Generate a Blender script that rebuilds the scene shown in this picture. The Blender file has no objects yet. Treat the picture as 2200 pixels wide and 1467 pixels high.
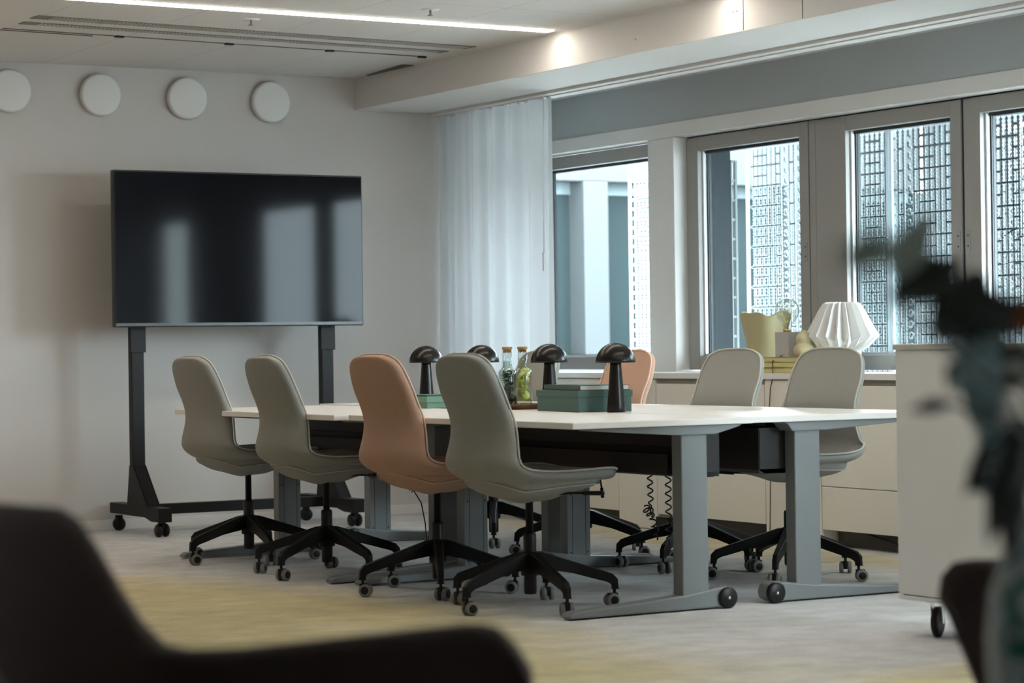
import bpy, bmesh, math, random
from math import sin, cos, pi, radians, sqrt
from mathutils import Vector, Matrix
random.seed(7)
S = bpy.context.scene
COL = S.collection

# ------------------------------------------------------------------ camera
YAW, PITCH, ROLL, CAMH = 0.53099, 0.00236, 0.01394, 0.98
cd = bpy.data.cameras.new('camera'); cam = bpy.data.objects.new('camera', cd); COL.objects.link(cam)
cd.sensor_fit = 'HORIZONTAL'; cd.sensor_width = 36.0; cd.lens = 36.0 * 5194 / 2200
cd.clip_start = 0.05; cd.clip_end = 300
fw = Vector((sin(YAW)*cos(PITCH), cos(YAW)*cos(PITCH), sin(PITCH)))
rt = Vector((cos(YAW), -sin(YAW), 0)); up = rt.cross(fw)
r2 = rt*cos(ROLL) - up*sin(ROLL)
# image roll: the horizon rises to the right of the frame
dn = -up
r2 = rt*cos(ROLL) + dn*sin(ROLL); d2 = -rt*sin(ROLL) + dn*cos(ROLL); u2 = -d2
cam.matrix_world = Matrix(((r2.x, u2.x, -fw.x, 0), (r2.y, u2.y, -fw.y, 0), (r2.z, u2.z, -fw.z, CAMH), (0, 0, 0, 1)))
cd.dof.use_dof = True; cd.dof.focus_distance = 10.6; cd.dof.aperture_fstop = 4.0; cd.dof.aperture_blades = 0
S.camera = cam

# ------------------------------------------------------------------ world and exposure
W = bpy.data.worlds.new('overcast_sky'); S.world = W; W.use_nodes = True
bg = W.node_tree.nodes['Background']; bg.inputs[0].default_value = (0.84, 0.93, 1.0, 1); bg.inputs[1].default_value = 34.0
S.view_settings.view_transform = 'Standard'; S.view_settings.look = 'None'
S.view_settings.exposure = 0.36; S.view_settings.gamma = 1.0; S.view_settings.use_curve_mapping = False

def area_light(name, loc, rot, sx, sy, power, col, portal=False):
    l = bpy.data.lights.new(name, 'AREA'); l.shape = 'RECTANGLE'; l.size = sx; l.size_y = sy
    l.energy = power; l.color = col
    o = bpy.data.objects.new(name, l); COL.objects.link(o); o.location = loc; o.rotation_euler = rot
    if portal: l.cycles.is_portal = True
    return o
# portals guide the sky's light through the windows (they emit nothing)
for i, (ya, yb) in enumerate([(11.25, 12.65), (7.4, 11.0), (5.6, 6.4), (0, 4.4)]):
    area_light('window_portal', (7.76, (ya+yb)/2, 1.5), (0, radians(90), 0), 1.4, yb-ya, 1, (1, 1, 1), True)

# ------------------------------------------------------------------ materials
def mat(name, col, rough=0.6, metal=0.0, spec=0.5, bump=0.0, bscale=200, var=0.0, vscale=3.0, em=None, estr=0, sheen=0.0, coat=0.0):
    m = bpy.data.materials.new(name); m.use_nodes = True; nt = m.node_tree; b = nt.nodes['Principled BSDF']
    b.inputs['Base Color'].default_value = (*col, 1); b.inputs['Roughness'].default_value = rough
    b.inputs['Metallic'].default_value = metal; b.inputs['Specular IOR Level'].default_value = spec
    if sheen: b.inputs['Sheen Weight'].default_value = sheen
    if coat: b.inputs['Coat Weight'].default_value = coat
    tc = nt.nodes.new('ShaderNodeTexCoord')
    if var > 0:
        n = nt.nodes.new('ShaderNodeTexNoise'); n.inputs['Scale'].default_value = vscale; n.inputs['Detail'].default_value = 5
        nt.links.new(tc.outputs['Object'], n.inputs['Vector'])
        mx = nt.nodes.new('ShaderNodeMix'); mx.data_type = 'RGBA'
        mx.inputs[6].default_value = (*[c*(1-var) for c in col], 1); mx.inputs[7].default_value = (*[min(1, c*(1+var)) for c in col], 1)
        nt.links.new(n.outputs['Fac'], mx.inputs[0]); nt.links.new(mx.outputs[2], b.inputs['Base Color'])
    if bump > 0:
        n = nt.nodes.new('ShaderNodeTexNoise'); n.inputs['Scale'].default_value = bscale; n.inputs['Detail'].default_value = 3
        nt.links.new(tc.outputs['Object'], n.inputs['Vector'])
        bp = nt.nodes.new('ShaderNodeBump'); bp.inputs['Strength'].default_value = bump; bp.inputs['Distance'].default_value = 0.002
        nt.links.new(n.outputs['Fac'], bp.inputs['Height']); nt.links.new(bp.outputs['Normal'], b.inputs['Normal'])
    if em: b.inputs['Emission Color'].default_value = (*em, 1); b.inputs['Emission Strength'].default_value = estr
    return m
M = {}
M['wall'] = mat('painted_wall', (0.57, 0.54, 0.515), 0.85, bump=0.15, bscale=350, var=0.02)
M['ceil'] = mat('ceiling_paint', (0.66, 0.64, 0.62), 0.85)
M['beam'] = mat('beam_paint', (0.68, 0.66, 0.635), 0.7)
M['trim'] = mat('white_trim', (0.70, 0.69, 0.67), 0.5)
M['frame'] = mat('window_frame_grey', (0.30, 0.29, 0.275), 0.45)
M['bead'] = mat('window_bead_pale', (0.62, 0.64, 0.65), 0.35)
M['gasket'] = mat('window_gasket', (0.02, 0.025, 0.03), 0.5)
M['cab'] = mat('cabinet_laminate', (0.80, 0.765, 0.69), 0.5, var=0.01)
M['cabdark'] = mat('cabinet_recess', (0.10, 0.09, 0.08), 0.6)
M['ledge'] = mat('ledge_laminate', (0.80, 0.79, 0.77), 0.35)
M['desk'] = mat('desktop_laminate', (0.86, 0.82, 0.775), 0.32, var=0.01)
M['deskedge'] = mat('desk_edge', (0.66, 0.62, 0.57), 0.4)
M['metal'] = mat('grey_powder_coat', (0.19, 0.20, 0.203), 0.42, metal=0.0, spec=0.6)
M['dark'] = mat('black_powder_coat', (0.009, 0.008, 0.008), 0.45, spec=0.22)
M['tray'] = mat('dark_cable_tray', (0.016, 0.012, 0.011), 0.5, spec=0.3)
M['plastic'] = mat('black_plastic', (0.010, 0.009, 0.009), 0.38, spec=0.3)
M['tyre'] = mat('grey_caster_tyre', (0.21, 0.20, 0.19), 0.55)
M['chrome'] = mat('chrome', (0.7, 0.7, 0.7), 0.2, metal=1.0)
M['fabric'] = mat('grey_green_chair_fabric', (0.31, 0.305, 0.28), 0.95, spec=0.2, bump=0.5, bscale=900, var=0.06, vscale=60, sheen=0.15)
M['pink'] = mat('dusty_pink_chair_fabric', (0.51, 0.315, 0.225), 0.95, spec=0.2, bump=0.5, bscale=900, var=0.05, vscale=60, sheen=0.15)
M['piping'] = mat('pale_piping', (0.50, 0.49, 0.43), 0.9, spec=0.2)
M['pinkpiping'] = mat('pink_piping', (0.66, 0.46, 0.36), 0.9, spec=0.2)
M['tv'] = mat('tv_screen_glass', (0.006, 0.006, 0.008), 0.07, spec=0.085)
M['tvb'] = mat('tv_bezel', (0.01, 0.01, 0.011), 0.3)
M['disc'] = mat('white_wall_disc', (0.72, 0.71, 0.69), 0.6)
M['lamp'] = mat('bronze_black_lacquer', (0.009, 0.007, 0.006), 0.26, spec=0.32)
M['boxg'] = mat('dark_green_card', (0.055, 0.115, 0.10), 0.6, var=0.05)
M['boxl'] = mat('sage_green_card', (0.14, 0.27, 0.20), 0.6)
M['bookg'] = mat('green_book_cloth', (0.06, 0.095, 0.065), 0.5)
M['pages'] = mat('book_pages', (0.72, 0.70, 0.66), 0.8)
M['wood'] = mat('brown_wood', (0.12, 0.045, 0.02), 0.4, var=0.25, vscale=40)
M['cork'] = mat('cork', (0.42, 0.21, 0.08), 0.8, var=0.25, vscale=120)
M['lemon'] = mat('lemon_slice', (0.82, 0.80, 0.42), 0.4, var=0.2, vscale=80)
M['lime'] = mat('lime_slice', (0.66, 0.70, 0.20), 0.4, var=0.2, vscale=80)
M['herb'] = mat('dark_herb_leaf', (0.035, 0.06, 0.03), 0.5)
M['yellow'] = mat('mustard_ceramic', (0.44, 0.385, 0.215), 0.6, var=0.05)
M['gourd'] = mat('sand_ceramic', (0.52, 0.44, 0.26), 0.6, var=0.04)
M['ybook'] = mat('yellow_book_cover', (0.60, 0.54, 0.235), 0.6)
M['ypage'] = mat('yellow_book_pages', (0.70, 0.64, 0.34), 0.8)
M['concrete'] = mat('grey_stone_block', (0.44, 0.42, 0.40), 0.6, var=0.08, vscale=30)
M['brass'] = mat('brass', (0.55, 0.45, 0.15), 0.3, metal=1.0)
M['cord'] = mat('brown_grey_cord', (0.16, 0.11, 0.09), 0.8)
M['chairdark'] = mat('dark_brown_felt', (0.085, 0.058, 0.050), 0.95, spec=0.15, bump=0.4, bscale=500, sheen=0.1)
M['leafteal'] = mat('eucalyptus_leaf', (0.45, 0.64, 0.66), 0.6, var=0.3, vscale=12)
M['leafdark'] = mat('dark_leaf', (0.045, 0.05, 0.04), 0.6, var=0.3, vscale=12)
M['leafgrey'] = mat('grey_green_leaf', (0.55, 0.60, 0.50), 0.7)
M['orange'] = mat('orange_petal', (0.75, 0.26, 0.07), 0.6, var=0.3, vscale=40)
M['cream'] = mat('cream_petal', (0.8, 0.72, 0.62), 0.6)
M['plantgreen'] = mat('dark_green_plant_leaf', (0.02, 0.05, 0.03), 0.4)
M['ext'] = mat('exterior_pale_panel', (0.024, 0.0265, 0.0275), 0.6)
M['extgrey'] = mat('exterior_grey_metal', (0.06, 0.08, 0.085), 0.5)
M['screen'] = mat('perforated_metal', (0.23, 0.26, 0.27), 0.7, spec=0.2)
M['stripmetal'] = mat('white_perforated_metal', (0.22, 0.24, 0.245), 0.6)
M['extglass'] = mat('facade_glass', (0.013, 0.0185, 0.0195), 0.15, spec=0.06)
M['ground'] = mat('terrace_ground', (0.34, 0.34, 0.33), 0.9)
M['fin'] = mat('blue_grey_fin', (0.010, 0.019, 0.024), 0.5, spec=0.2)
M['leather'] = mat('soil', (0.05, 0.035, 0.025), 0.9)
M['led'] = mat('led_diffuser', (0.9, 0.9, 0.9), 0.5, em=(1.0, 0.91, 0.79), estr=22)
M['vent'] = mat('vent_mesh', (0.20, 0.185, 0.165), 0.7)

def glass(name, tint, gloss=1.0):
    m = bpy.data.materials.new(name); m.use_nodes = True; nt = m.node_tree
    nt.nodes.remove(nt.nodes['Principled BSDF']); out = nt.nodes['Material Output']
    tr = nt.nodes.new('ShaderNodeBsdfTransparent'); tr.inputs[0].default_value = (*tint, 1)
    gl = nt.nodes.new('ShaderNodeBsdfGlossy'); gl.inputs['Roughness'].default_value = 0.0
    fr = nt.nodes.new('ShaderNodeFresnel'); fr.inputs[0].default_value = 1.5
    ml = nt.nodes.new('ShaderNodeMath'); ml.operation = 'MULTIPLY'; ml.inputs[1].default_value = gloss; ml.use_clamp = True
    mx = nt.nodes.new('ShaderNodeMixShader')
    geo = nt.nodes.new('ShaderNodeNewGeometry'); fb = nt.nodes.new('ShaderNodeMath'); fb.operation = 'SUBTRACT'; fb.inputs[0].default_value = 1.0
    m3 = nt.nodes.new('ShaderNodeMath'); m3.operation = 'MULTIPLY'   # reflect only where a ray enters the glass
    nt.links.new(geo.outputs['Backfacing'], fb.inputs[1]); nt.links.new(fb.outputs[0], m3.inputs[0]); nt.links.new(ml.outputs[0], m3.inputs[1])
    nt.links.new(fr.outputs[0], ml.inputs[0]); nt.links.new(m3.outputs[0], mx.inputs[0])
    nt.links.new(tr.outputs[0], mx.inputs[1]); nt.links.new(gl.outputs[0], mx.inputs[2]); nt.links.new(mx.outputs[0], out.inputs[0])
    return m
M['pane'] = glass('window_glass', (0.88, 0.935, 0.94), 1.0)
M['jar'] = glass('bottle_glass', (0.90, 0.93, 0.92), 1.6)
M['bulb'] = glass('bulb_glass', (0.90, 0.91, 0.88), 3.0)
M['water'] = glass('herb_water', (0.80, 0.83, 0.77), 0.2)
M['lemonwater'] = glass('lemon_water', (0.95, 0.95, 0.80), 0.2)

def translucent(name, col, tcol, fac, open_=0.0):
    m = bpy.data.materials.new(name); m.use_nodes = True; nt = m.node_tree; b = nt.nodes['Principled BSDF']
    b.inputs['Base Color'].default_value = (*col, 1); b.inputs['Roughness'].default_value = 0.9
    out = nt.nodes['Material Output']; t = nt.nodes.new('ShaderNodeBsdfTranslucent'); t.inputs[0].default_value = (*tcol, 1)
    mx = nt.nodes.new('ShaderNodeMixShader'); mx.inputs[0].default_value = fac
    nt.links.new(b.outputs[0], mx.inputs[1]); nt.links.new(t.outputs[0], mx.inputs[2])
    if open_ > 0:      # the open weave lets some light straight through
        tr = nt.nodes.new('ShaderNodeBsdfTransparent'); m2 = nt.nodes.new('ShaderNodeMixShader'); m2.inputs[0].default_value = open_
        nt.links.new(mx.outputs[0], m2.inputs[1]); nt.links.new(tr.outputs[0], m2.inputs[2]); nt.links.new(m2.outputs[0], out.inputs[0])
    else: nt.links.new(mx.outputs[0], out.inputs[0])
    return m
M['curtain'] = translucent('sheer_curtain', (0.60, 0.60, 0.60), (0.72, 0.73, 0.75), 0.45, 0.13)
M['paper'] = translucent('pleated_paper', (0.84, 0.82, 0.79), (0.85, 0.82, 0.78), 0.12)

# carpet with cloudy yellow and grey-blue fields
def carpet():
    m = bpy.data.materials.new('cloudy_carpet'); m.use_nodes = True; nt = m.node_tree; N = nt.nodes; L = nt.links; b = N['Principled BSDF']
    b.inputs['Roughness'].default_value = 0.97; b.inputs['Specular IOR Level'].default_value = 0.15
    tc = N.new('ShaderNodeTexCoord'); OB = tc.outputs['Object']
    def noise(scale, det, off=(0, 0, 0), sc=(1, 1, 1), rotz=0.0):
        mp = N.new('ShaderNodeMapping'); mp.inputs['Location'].default_value = off; mp.inputs['Scale'].default_value = sc; mp.inputs['Rotation'].default_value = (0, 0, rotz)
        L.new(OB, mp.inputs[0]); n = N.new('ShaderNodeTexNoise'); n.inputs['Scale'].default_value = scale; n.inputs['Detail'].default_value = det
        n.inputs['Roughness'].default_value = 0.6; L.new(mp.outputs[0], n.inputs['Vector']); return n.outputs['Fac']
    def math_(op, a, bb, clamp=False):
        x = N.new('ShaderNodeMath'); x.operation = op; x.use_clamp = clamp
        for i, v in enumerate((a, bb)):
            if isinstance(v, (int, float)): x.inputs[i].default_value = v
            else: L.new(v, x.inputs[i])
        return x.outputs[0]
    def blob(cx, cy, rx, ry, rot, amp):   # a soft elliptical field of the other yarn colour
        mp = N.new('ShaderNodeMapping'); mp.vector_type = 'TEXTURE'; mp.inputs['Location'].default_value = (cx, cy, 0)
        mp.inputs['Rotation'].default_value = (0, 0, rot); mp.inputs['Scale'].default_value = (rx, ry, 1)
        L.new(OB, mp.inputs[0]); ln = N.new('ShaderNodeVectorMath'); ln.operation = 'LENGTH'; L.new(mp.outputs[0], ln.inputs[0])
        mr = N.new('ShaderNodeMapRange'); mr.interpolation_type = 'SMOOTHSTEP'; mr.inputs[1].default_value = 1.15; mr.inputs[2].default_value = 0.5
        mr.inputs[3].default_value = 0; mr.inputs[4].default_value = amp; L.new(ln.outputs['Value'], mr.inputs[0]); return mr.outputs[0]
    y = math_('MULTIPLY', math_('SUBTRACT', noise(0.55, 4), 0.5), 1.2)
    for bb in BLOBS: y = math_('ADD', y, blob(*bb))
    y = math_('ADD', y, math_('MULTIPLY', math_('SUBTRACT', noise(3.2, 6), 0.5), 0.9), True)
    mx = N.new('ShaderNodeMix'); mx.data_type = 'RGBA'; mx.inputs[6].default_value = (0.61, 0.60, 0.59, 1); mx.inputs[7].default_value = (0.56, 0.485, 0.29, 1)
    L.new(y, mx.inputs[0])
    br = math_('ADD', math_('MULTIPLY', noise(6, 7, (3, 1, 0), (1, 1.25, 1), 0.53), 0.55), math_('MULTIPLY', noise(160, 2), 0.45))
    br = math_('ADD', math_('MULTIPLY', br, 1.3), 0.35)
    sc = N.new('ShaderNodeVectorMath'); sc.operation = 'SCALE'; L.new(mx.outputs[2], sc.inputs[0]); L.new(br, sc.inputs['Scale']); L.new(sc.outputs[0], b.inputs['Base Color'])
    bp = N.new('ShaderNodeBump'); bp.inputs['Strength'].default_value = 0.5; bp.inputs['Distance'].default_value = 0.004
    L.new(noise(400, 2), bp.inputs['Height']); L.new(bp.outputs[0], b.inputs['Normal'])
    return m
# cx, cy, rx, ry, rotation, amount
BLOBS = [(3.6, 8.1, 1.0, 2.5, 0.1, 1.0), (3.4, 5.6, 1.4, 1.2, 0.0, 0.55), (4.75, 5.2, 0.75, 0.5, 0.5, 0.9), (6.85, 9.4, 0.28, 2.2, 0.0, 0.7),
         (6.9, 11.6, 0.5, 0.8, 0, 0.5), (4.4, 12.1, 0.35, 0.4, 0, 0.5), (5.4, 7.1, 0.9, 0.9, 0, -0.6), (5.3, 9.6, 0.9, 2.2, 0, -0.7), (4.9, 11.9, 0.9, 0.5, 0, -0.35)]
M['carpet'] = carpet()

# ceiling tiles with fine joints
def ceiling_tiles():
    m = bpy.data.materials.new('ceiling_tiles'); m.use_nodes = True; nt = m.node_tree; N = nt.nodes; L = nt.links; b = N['Principled BSDF']
    b.inputs['Roughness'].default_value = 0.85
    tc = N.new('ShaderNodeTexCoord'); mp = N.new('ShaderNodeMapping'); mp.inputs['Location'].default_value = (-4.50, -0.18, 0); L.new(tc.outputs['Object'], mp.inputs[0])
    br = N.new('ShaderNodeTexBrick'); br.offset = 0.0; br.inputs['Color1'].default_value = (0.66, 0.64, 0.615, 1); br.inputs['Color2'].default_value = (0.655, 0.635, 0.61, 1)
    br.inputs['Mortar'].default_value = (0.40, 0.38, 0.36, 1); br.inputs['Scale'].default_value = 1.0; br.inputs['Mortar Size'].default_value = 0.0022
    br.inputs['Brick Width'].default_value = 0.62; br.inputs['Row Height'].default_value = 3.2
    L.new(mp.outputs[0], br.inputs[0]); L.new(br.outputs[0], b.inputs['Base Color'])
    return m
M['tiles'] = ceiling_tiles()

# ------------------------------------------------------------------ mesh helpers
class MB:
    def __init__(s): s.v = []; s.f = []; s.mi = []; s.sm = []
    def add(s, vs, fs, mi=0, smooth=False, mtx=None):
        o = len(s.v)
        s.v += [tuple(mtx @ Vector(p)) if mtx else tuple(p) for p in vs]
        s.f += [tuple(i+o for i in f) for f in fs]; s.mi += [mi]*len(fs); s.sm += [smooth]*len(fs); return s
    def box(s, x0, x1, y0, y1, z0, z1, mi=0, mtx=None):
        vs = [(x0,y0,z0),(x1,y0,z0),(x1,y1,z0),(x0,y1,z0),(x0,y0,z1),(x1,y0,z1),(x1,y1,z1),(x0,y1,z1)]
        return s.add(vs, [(0,3,2,1),(4,5,6,7),(0,1,5,4),(1,2,6,5),(2,3,7,6),(3,0,4,7)], mi, False, mtx)
    def prism(s, poly, axis, a, b, mi=0, mtx=None, smooth=False):
        # poly: 2-D points in the two remaining axes (x,y,z order), extruded from a to b along axis
        def P(p, t):
            return {0: (t, p[0], p[1]), 1: (p[0], t, p[1]), 2: (p[0], p[1], t)}[axis]
        n = len(poly); vs = [P(p, a) for p in poly] + [P(p, b) for p in poly]
        fs = [tuple(range(n))[::-1], tuple(range(n, 2*n))] + [(i, (i+1) % n, n+(i+1) % n, n+i) for i in range(n)]
        return s.add(vs, fs, mi, smooth, mtx)
    def lathe(s, prof, n=32, mi=0, mtx=None, smooth=True, cap=True):
        vs = []; fs = []
        for (r, z) in prof:
            for k in range(n):
                a = 2*pi*k/n; vs.append((r*cos(a), r*sin(a), z))
        for j in range(len(prof)-1):
            for k in range(n):
                k2 = (k+1) % n; fs.append((j*n+k, j*n+k2, (j+1)*n+k2, (j+1)*n+k))
        s.add(vs, fs, mi, smooth, mtx)
        if cap:
            o = len(s.v) - len(vs)
            for j in (0, len(prof)-1):
                if prof[j][0] > 1e-4:
                    s.f.append(tuple(o+j*n+k for k in range(n))[::(-1 if j == 0 else 1)]); s.mi.append(mi); s.sm.append(False)
        return s
    def tube(s, pts, r, n=8, mi=0, closed=False, mtx=None):
        P = [Vector(p) for p in pts]; m = len(P); R = r if isinstance(r, (list, tuple)) else [r]*m
        vs = []; fs = []; nrm = None
        for i in range(m):
            a = P[i-1] if (i > 0 or closed) else P[i]; b = P[(i+1) % m] if (i < m-1 or closed) else P[i]
            t = (b-a).normalized() if (b-a).length > 1e-9 else Vector((0, 0, 1))
            if nrm is None:
                nrm = t.orthogonal().normalized()
            else:
                nrm = (nrm - t*nrm.dot(t)); nrm = nrm.normalized() if nrm.length > 1e-6 else t.orthogonal().normalized()
            bi = t.cross(nrm)
            for k in range(n):
                a_ = 2*pi*k/n; vs.append(P[i] + (nrm*cos(a_) + bi*sin(a_))*R[i])
        for i in range(m if closed else m-1):
            j = (i+1) % m
            for k in range(n):
                k2 = (k+1) % n; fs.append((i*n+k, i*n+k2, j*n+k2, j*n+k))
        if not closed: fs += [tuple(range(n))[::-1], tuple((m-1)*n+k for k in range(n))]
        return s.add(vs, fs, mi, True, mtx)
    def grid(s, fn, nu, nv, mi=0, smooth=True, closeu=False, mtx=None):
        vs = [fn(i/(nu if closeu else nu-1), j/(nv-1)) for i in range(nu) for j in range(nv)]
        fs = [(i*nv+j, ((i+1) % nu)*nv+j, ((i+1) % nu)*nv+j+1, i*nv+j+1) for i in range(nu if closeu else nu-1) for j in range(nv-1)]
        return s.add(vs, fs, mi, smooth, mtx)
    def build(s, name, mats, parent=None, bevel=0, seg=2, subsurf=0, solid=0, loc=None, rotz=None):
        me = bpy.data.meshes.new(name); me.from_pydata(s.v, [], s.f); me.update()
        if not isinstance(mats, (list, tuple)): mats = [mats]
        for m_ in mats: me.materials.append(m_)
        me.polygons.foreach_set('material_index', s.mi); me.polygons.foreach_set('use_smooth', s.sm)
        o = bpy.data.objects.new(name, me); COL.objects.link(o)
        if parent: o.parent = parent
        if loc: o.location = loc
        if rotz is not None: o.rotation_euler = (0, 0, rotz)
        if solid: md = o.modifiers.new('solid', 'SOLIDIFY'); md.thickness = solid; md.offset = 0
        if bevel: md = o.modifiers.new('bevel', 'BEVEL'); md.width = bevel; md.segments = seg; md.limit_method = 'ANGLE'; md.angle_limit = radians(40)
        if subsurf: md = o.modifiers.new('sub', 'SUBSURF'); md.levels = subsurf; md.render_levels = subsurf
        return o

def tag(o, label=None, cat=None, group=None, kind=None):
    if label: o['label'] = label
    if cat: o['category'] = cat
    if group: o['group'] = group
    if kind: o['kind'] = kind
    return o
def thing(name, label, cat, loc=(0, 0, 0), rz=0, group=None):
    o = bpy.data.objects.new(name, None); COL.objects.link(o); o.location = loc; o.rotation_euler = (0, 0, rz); o.empty_display_size = 0.1
    return tag(o, label, cat, group)
def struct(name, mb, m, **k):
    o = mb.build(name, m, **k); o['kind'] = 'structure'; return o
def dup(root, loc, rz, label, group=None, swap=None):
    def cp(o, parent):
        c = o.copy(); COL.objects.link(c)
        if parent: c.parent = parent
        if swap and c.type == 'MESH' and any(m_ and m_.name in swap for m_ in c.data.materials):
            key = (o.data.name, tuple(sorted(swap)))
            if key not in _sw:
                d = o.data.copy()
                for i, m_ in enumerate(d.materials):
                    if m_.name in swap: d.materials[i] = swap[m_.name]
                _sw[key] = d
            c.data = _sw[key]
        for ch in list(o.children): cp(ch, c)
        return c
    r = cp(root, None); r.location = loc; r.rotation_euler = (0, 0, rz); r['label'] = label
    if group: r['group'] = group
    return r
_sw = {}
Rz = lambda a: Matrix.Rotation(a, 4, 'Z')
T = lambda x, y, z: Matrix.Translation((x, y, z))

# ------------------------------------------------------------------ room shell
X0, X1, Y0, Y1, ZC = -2.6, 7.72, -2.6, 12.7, 2.57
WX = 7.52      # face of the window wall and its pillars
FX = 7.60      # face of the window frames
struct('floor', MB().box(X0, X1, Y0, Y1+.2, -.1, 0), M['carpet'])
struct('ceiling', MB().box(X0, 6.6, Y0, Y1+.2, ZC, ZC+.12), M['tiles'])
struct('wall_back', MB().box(X0-.2, X1, Y1, Y1+.2, 0, 2.9), M['wall'])
struct('wall_left', MB().box(X0-.2, X0, Y0, Y1, 0, 2.9), M['wall'])
struct('wall_front', MB().box(X0-.2, X1, Y0-.2, Y0, 0, 2.9), M['wall'])
struct('baseboard_back', MB().box(X0, 7.1, Y1-.012, Y1, 0, .055), M['trim'], bevel=.002)
# dropped beam beside the ceiling, panels with joints and screws
b = MB().box(6.41, 6.905, Y0, Y1, 2.384, 2.75)
struct('trim_1', b, M['beam'], bevel=.003)
b = MB()
for y in (3.3, 4.9, 6.55, 8.389, 8.823): b.box(6.4085, 6.411, y-.002, y+.002, 2.388, 2.57)
for y in (8.30, 8.335, 8.455, 8.87, 8.90, 9.7): b.add(*(lambda c: ([(6.408, c[0]+.005*cos(a*pi/3), c[1]+.005*sin(a*pi/3)) for a in range(6)], [(0,1,2,3,4,5)]))((y, 2.48 if y != 9.7 else 2.45)))
o = b.build('beam_seam', mat('seam_shadow_gap', (0.22, 0.2, 0.17), 0.8)); o['kind'] = 'structure'; o.name = 'trim_2'
# curtain pocket: rail, pocket ceiling, upper wall
struct('trim_3', MB().box(6.905, 7.07, Y0, Y1, 2.368, 2.75).box(6.96, 6.985, Y0, Y1, 2.362, 2.369), M['beam'], bevel=.002)
struct('trim_4', MB().box(7.07, X1, Y0, Y1, 2.445, 2.75), M['trim'])
b = MB().box(WX, X1, Y0, Y1, 2.205, 2.445)
struct('wall_right', b, mat('blue_grey_wall_paint', (0.43, 0.455, 0.465), 0.85))
struct('trim_5', MB().box(WX-.012, X1, Y0, Y1, 2.125, 2.205), M['trim'], bevel=.004)
struct('wall_right_lower', MB().box(WX, X1, Y0, Y1, 0, .802), M['trim']).name = 'wall_right_sill'
pil = [(11.023, 11.278), (6.45, 7.52), (4.5, 5.55), (-2.6, -0.08)]
for i, (a, c) in enumerate(pil):
    o = struct('trim_%d' % (6+i), MB().box(WX, X1, a, c, .832, 2.125), M['trim'], bevel=.004)

# windows: (y far, y near, width of the far stile, name number)
def window(n, y1, y0, stile=.10, handle=None, zb=.842, zt=2.118):
    f = MB()
    d0, d1 = FX, FX+.05
    gs = .075
    f.box(d0, d1, y1-stile, y1, zb, zt).box(d0, d1, y0, y0+.075, zb, zt)
    f.box(d0, d1, y0+.075, y1-stile, zb, zb+gs).box(d0, d1, y0+.075, y1-stile, zt-gs, zt)
    w = f.build('window_frame', M['frame'], bevel=.003)
    w.name = 'window_%d' % n; w['kind'] = 'structure'
    ya, yb, za, zz = y0+.075, y1-stile, zb+gs, zt-gs
    b = MB()
    for (q0, q1, wd) in ((.030, .052, .012), (.058, .066, .010)):
        b.box(d0+q0, d0+q1, yb-wd, yb, za, zz).box(d0+q0, d0+q1, ya, ya+wd, za, zz).box(d0+q0, d0+q1, ya, yb, za, za+wd)
    b.build('glazing_bead', M['bead'], w, bevel=.001)
    g = MB()
    g.box(d0+.052, d0+.058, yb-.022, yb, za, zz).box(d0+.066, d0+.080, yb-.018, yb, za, zz).box(d0+.045, d0+.080, ya, yb, zz-.016, zz+.004).box(d0+.052, d0+.058, ya, yb, za, za+.014)
    g.build('gasket', M['gasket'], w)
    p = MB().box(d0+.054, d0+.057, ya+.01, yb-.01, za+.01, zz-.01)
    p.build('window_pane', M['pane'], w)
    if handle:
        h = MB().box(d0-.004, d0, handle-.013, handle+.013, 1.40, 1.50)
        hh = h.build('handle_plate', M['frame'], w, bevel=.004)
        MB().lathe([(0, 0), (.004, 0), (.004, .002), (0, .002)], 10, mtx=T(d0-.006, handle, 1.425) @ Matrix.Rotation(pi/2, 4, 'Y')).lathe([(0, 0), (.004, 0), (.004, .002), (0, .002)], 10, mtx=T(d0-.006, handle, 1.475) @ Matrix.Rotation(pi/2, 4, 'Y')).build('keyhole', M['gasket'], hh)
    return w
window(1, 12.62, 11.285, .08)
window(2, 11.012, 9.918, .105, 9.945)
window(3, 9.856, 8.742, .245, 8.765)
window(4, 8.722, 7.53, .115, 8.695)
window(5, 6.44, 5.56, .1)
window(6, 4.49, 2.22, .1)
window(7, 2.20, -0.06, .1)  # the last two windows are unseen, added to let in more daylight

# dark slit above the sashes and mullion strip between them
struct('trim_10', MB().box(FX+.02, FX+.1, 7.52, 11.02, 2.118, 2.126).box(FX+.01, FX+.1, 9.912, 9.918, .84, 2.12).box(FX+.01, FX+.1, 9.856, 9.861, .84, 2.12).box(FX+.01, FX+.1, 8.722, 8.742, .84, 2.12), M['gasket'])
struct('trim_11', MB().box(FX+.004, FX+.1, 9.861, 9.912, .84, 2.12), M['frame'])
struct('trim_12', MB().box(WX, X1, 12.62, Y1, .832, 2.125), M['trim'])

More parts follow.
